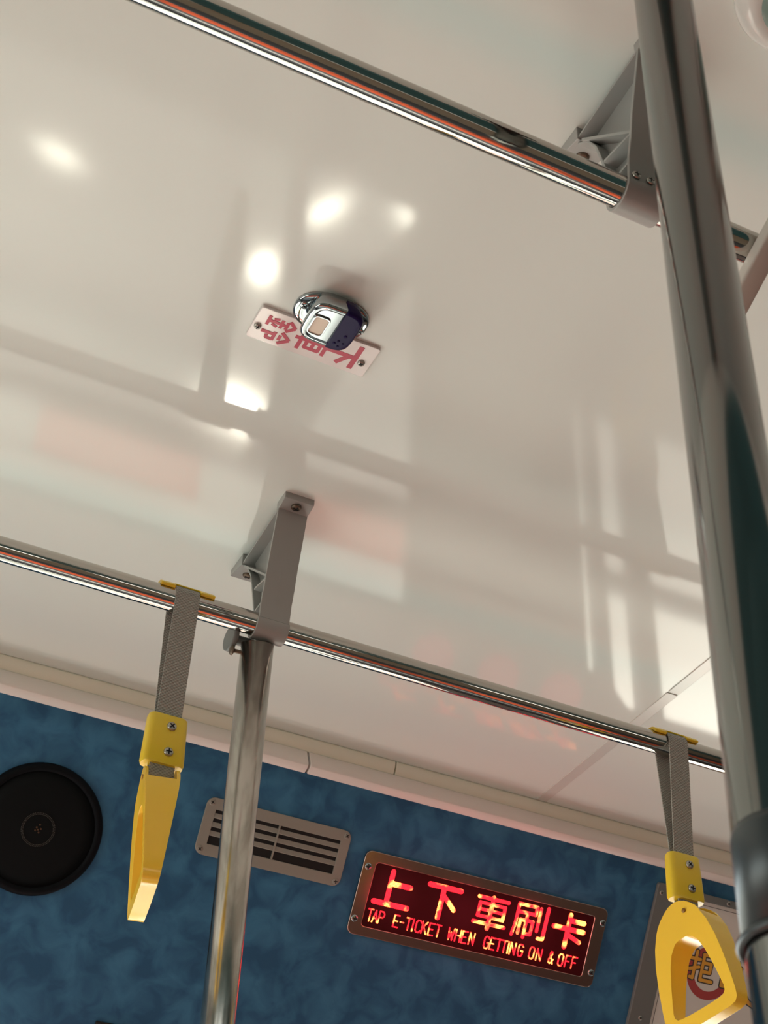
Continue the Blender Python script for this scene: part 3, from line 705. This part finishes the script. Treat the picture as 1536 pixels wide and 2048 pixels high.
G = {'T': [[(0, 6), (4, 6)], [(2, 6), (2, 0)]], 'A': [[(0, 0), (2, 6), (4, 0)], [(0.8, 2), (3.2, 2)]], 'P': [[(0, 0), (0, 6), (3, 6), (4, 5), (4, 4), (3, 3), (0, 3)]],
     'E': [[(4, 6), (0, 6), (0, 0), (4, 0)], [(0, 3), (3, 3)]], '-': [[(0.3, 3), (3, 3)]], 'I': [[(2, 0), (2, 6)]], 'C': [[(4, 5), (3, 6), (1, 6), (0, 5), (0, 1), (1, 0), (3, 0), (4, 1)]],
     'K': [[(0, 0), (0, 6)], [(4, 6), (0, 2.6)], [(1.2, 3.5), (4, 0)]], 'W': [[(0, 6), (0.8, 0), (2, 4), (3.2, 0), (4, 6)]], 'H': [[(0, 0), (0, 6)], [(4, 0), (4, 6)], [(0, 3), (4, 3)]],
     'N': [[(0, 0), (0, 6), (4, 0), (4, 6)]], 'G': [[(4, 5), (3, 6), (1, 6), (0, 5), (0, 1), (1, 0), (3, 0), (4, 1), (4, 2.8), (2.4, 2.8)]],
     'O': [[(1, 0), (0, 1), (0, 5), (1, 6), (3, 6), (4, 5), (4, 1), (3, 0), (1, 0)]], '&': [[(4, 0), (0.8, 4.6), (1.2, 6), (2.4, 6), (2.6, 4.8), (0.2, 2), (0.4, 0.4), (1.6, 0), (2.8, 0.4), (4, 2.2)]],
     'F': [[(0, 0), (0, 6), (4, 6)], [(0, 3), (3, 3)]]}
TXT = 'TAPE-TICKETWHENGETTINGON&OFF'
XS = [1.0540, 1.0640, 1.0755, 1.1040, 1.1160, 1.1275, 1.1362, 1.1468, 1.1585, 1.1720, 1.1850, 1.2100, 1.2245, 1.2375, 1.2515, 1.2815, 1.2935, 1.3060, 1.3170, 1.3252, 1.3343, 1.3500, 1.3730, 1.3880, 1.4130, 1.4330, 1.4475, 1.4610]
b = MB(); k_[0] = 0
for ch, x in zip(TXT, XS):
    sx, sz = 0.0092 / 4, 0.0200 / 6
    if ch == 'W': sx *= 1.15
    for st in G[ch]: LS([(x - 0.0046 + p[0] * sx, -0.2135 + p[1] * sz) for p in st], 0.0023)
b.build('led_text', M['led_small'], e)
for sx, sz in ((-0.2400 + 0.0055, 0.0440), (-0.2400 + 0.0045, -0.0450), (0.2365, 0.0455), (0.2355, -0.0440)): screw(e, (sx, -0.006, sz), (0, -1, 0), 0.0062, 0.0022, 'bright_chrome')
for gx in (-0.14, 0.0, 0.14):  # unseen red lamps added before the sign, for its haze on the wall
    gl = bpy.data.lights.new('led_haze_lamp', 'POINT'); gl.shadow_soft_size = 0.04; gl.energy = 0.09; gl.color = (1.0, 0.06, 0.10)
    go = bpy.data.objects.new('led_haze_lamp', gl); COL.objects.link(go); go.parent = e; go.location = (gx, -0.09, 0.0)
tag(e, 'red lit LED message sign in a polished frame on the blue panel', 'sign')

# poster panel in a grey frame
e = on_wall('poster_board', 1.90, -0.30)
x0, x1, v0, v1 = 1.5935 - 1.90, 2.30 - 1.90, -0.385 + 0.30, -0.0275 + 0.30
b = MB()
ring_plate(b, round_rect(x0, v0, x1, v1, 0.004, 3), round_rect(x0 + 0.046, v0 + 0.03, x1 - 0.046, v1 - 0.0135, 0.003, 3), lambda p, q, t: (p, t, q), 0.0003, -0.008)
b.build('frame', M['grey_dark'], e, bevel=0.0015)
b = MB(); b.box((x0 + 0.045, -0.003, v0 + 0.029), (x1 - 0.045, -0.0002, v1 - 0.0130)); b.build('poster', M['poster'], e)
def po(a, c, t): return (a - 1.90, -0.0030 - t, c + 0.30)
b = MB()
bo, bi = (1.6470, -0.348, 2.246, -0.0474), (1.6480, -0.347, 2.245, -0.0484)
ring_plate(b, [(bo[0], bo[1]), (bo[2], bo[1]), (bo[2], bo[3]), (bo[0], bo[3])], [(bi[0], bi[1]), (bi[2], bi[1]), (bi[2], bi[3]), (bi[0], bi[3])], po, -0.0002, 0.0002)
b.build('border_line', M['poster_line'], e)
b = MB(); c_ = (1.7445, -0.1655)
ring_plate(b, arc(*c_, 0.0490, 0, 2 * PI, 64)[:-1], arc(*c_, 0.0335, 0, 2 * PI, 64)[:-1], po, -0.0002, 0.0003)
b.build('red_ring', M['poster_red'], e)
def glyph(st, wd, t):
    mb = MB()
    for i, (pts, k) in enumerate(st): stroke(mb, pts, wd * k + (0.0044 if t < 0.0008 else 0.0), po, -0.0002, t + i * 0.000015, 0, True)
    return mb
def ju(x, v, s):   # strokes in a unit box, x right, v up
    U = [([(0.02, 0.72), (0.40, 0.72)], 1), ([(0.22, 0.98), (0.22, 0.06), (0.10, 0.08)], 1), ([(0.02, 0.34), (0.40, 0.46)], 1),
         ([(0.52, 0.92), (0.98, 0.92)], 1), ([(0.54, 0.92), (0.54, 0.05), (1.02, 0.05)], 1), ([(0.54, 0.64), (0.88, 0.64), (0.88, 0.34), (0.54, 0.34)], 1)]
    return [([(x + p[0] * s, v + p[1] * s) for p in q], k) for q, k in U]
def dang(x, v, s):
    U = [([(0.50, 1.0), (0.50, 0.80)], 1), ([(0.22, 0.97), (0.32, 0.84)], 1), ([(0.78, 0.97), (0.68, 0.84)], 1), ([(0.08, 0.62), (0.08, 0.78), (0.92, 0.78), (0.92, 0.62)], 1),
         ([(0.32, 0.66), (0.68, 0.66), (0.68, 0.52), (0.32, 0.52), (0.32, 0.66)], 0.8), ([(0.20, 0.40), (0.80, 0.40), (0.80, 0.02), (0.20, 0.02), (0.20, 0.40)], 1), ([(0.50, 0.40), (0.50, 0.02)], 0.8), ([(0.20, 0.21), (0.80, 0.21)], 0.8)]
    return [([(x + p[0] * s, v + p[1] * s) for p in q], k) for q, k in U]
GL = ju(1.6975, -0.1835, 0.0530) + dang(1.7640, -0.1835, 0.0500) + [([(1.8290, -0.1900), (1.8400, -0.2010), (1.8560, -0.2060)], 1.2)]
glyph(GL, 0.0062, 0.0005).build('lettering_outline', M['poster_line'], e)
glyph(GL, 0.0062, 0.0010).build('lettering', M['poster_orange'], e)
for px, pv in ((1.6030, -0.0450), (1.6205, -0.1118), (1.6168, -0.2709), (1.75, -0.0340)): screw(e, (px - 1.90, -0.008, pv + 0.30), (0, -1, 0), 0.0042, 0.0018)
tag(e, 'white poster with orange characters in a dark grey frame at the lower right', 'poster')

# black box peeking in at the bottom edge
e = on_wall('display_box', 0.72, -0.52)
b = MB(); b.box((-0.079, -0.006, -0.05), (0.079, 0.0005, 0.0600)); b.build('case', M['black'], e, bevel=0.002)
b = MB(); b.box((-0.070, -0.0075, -0.045), (0.070, -0.0055, 0.048)); b.build('panel', M['speaker'], e)
tag(e, 'black box peeking in at the bottom edge left of the thin pole', 'box')
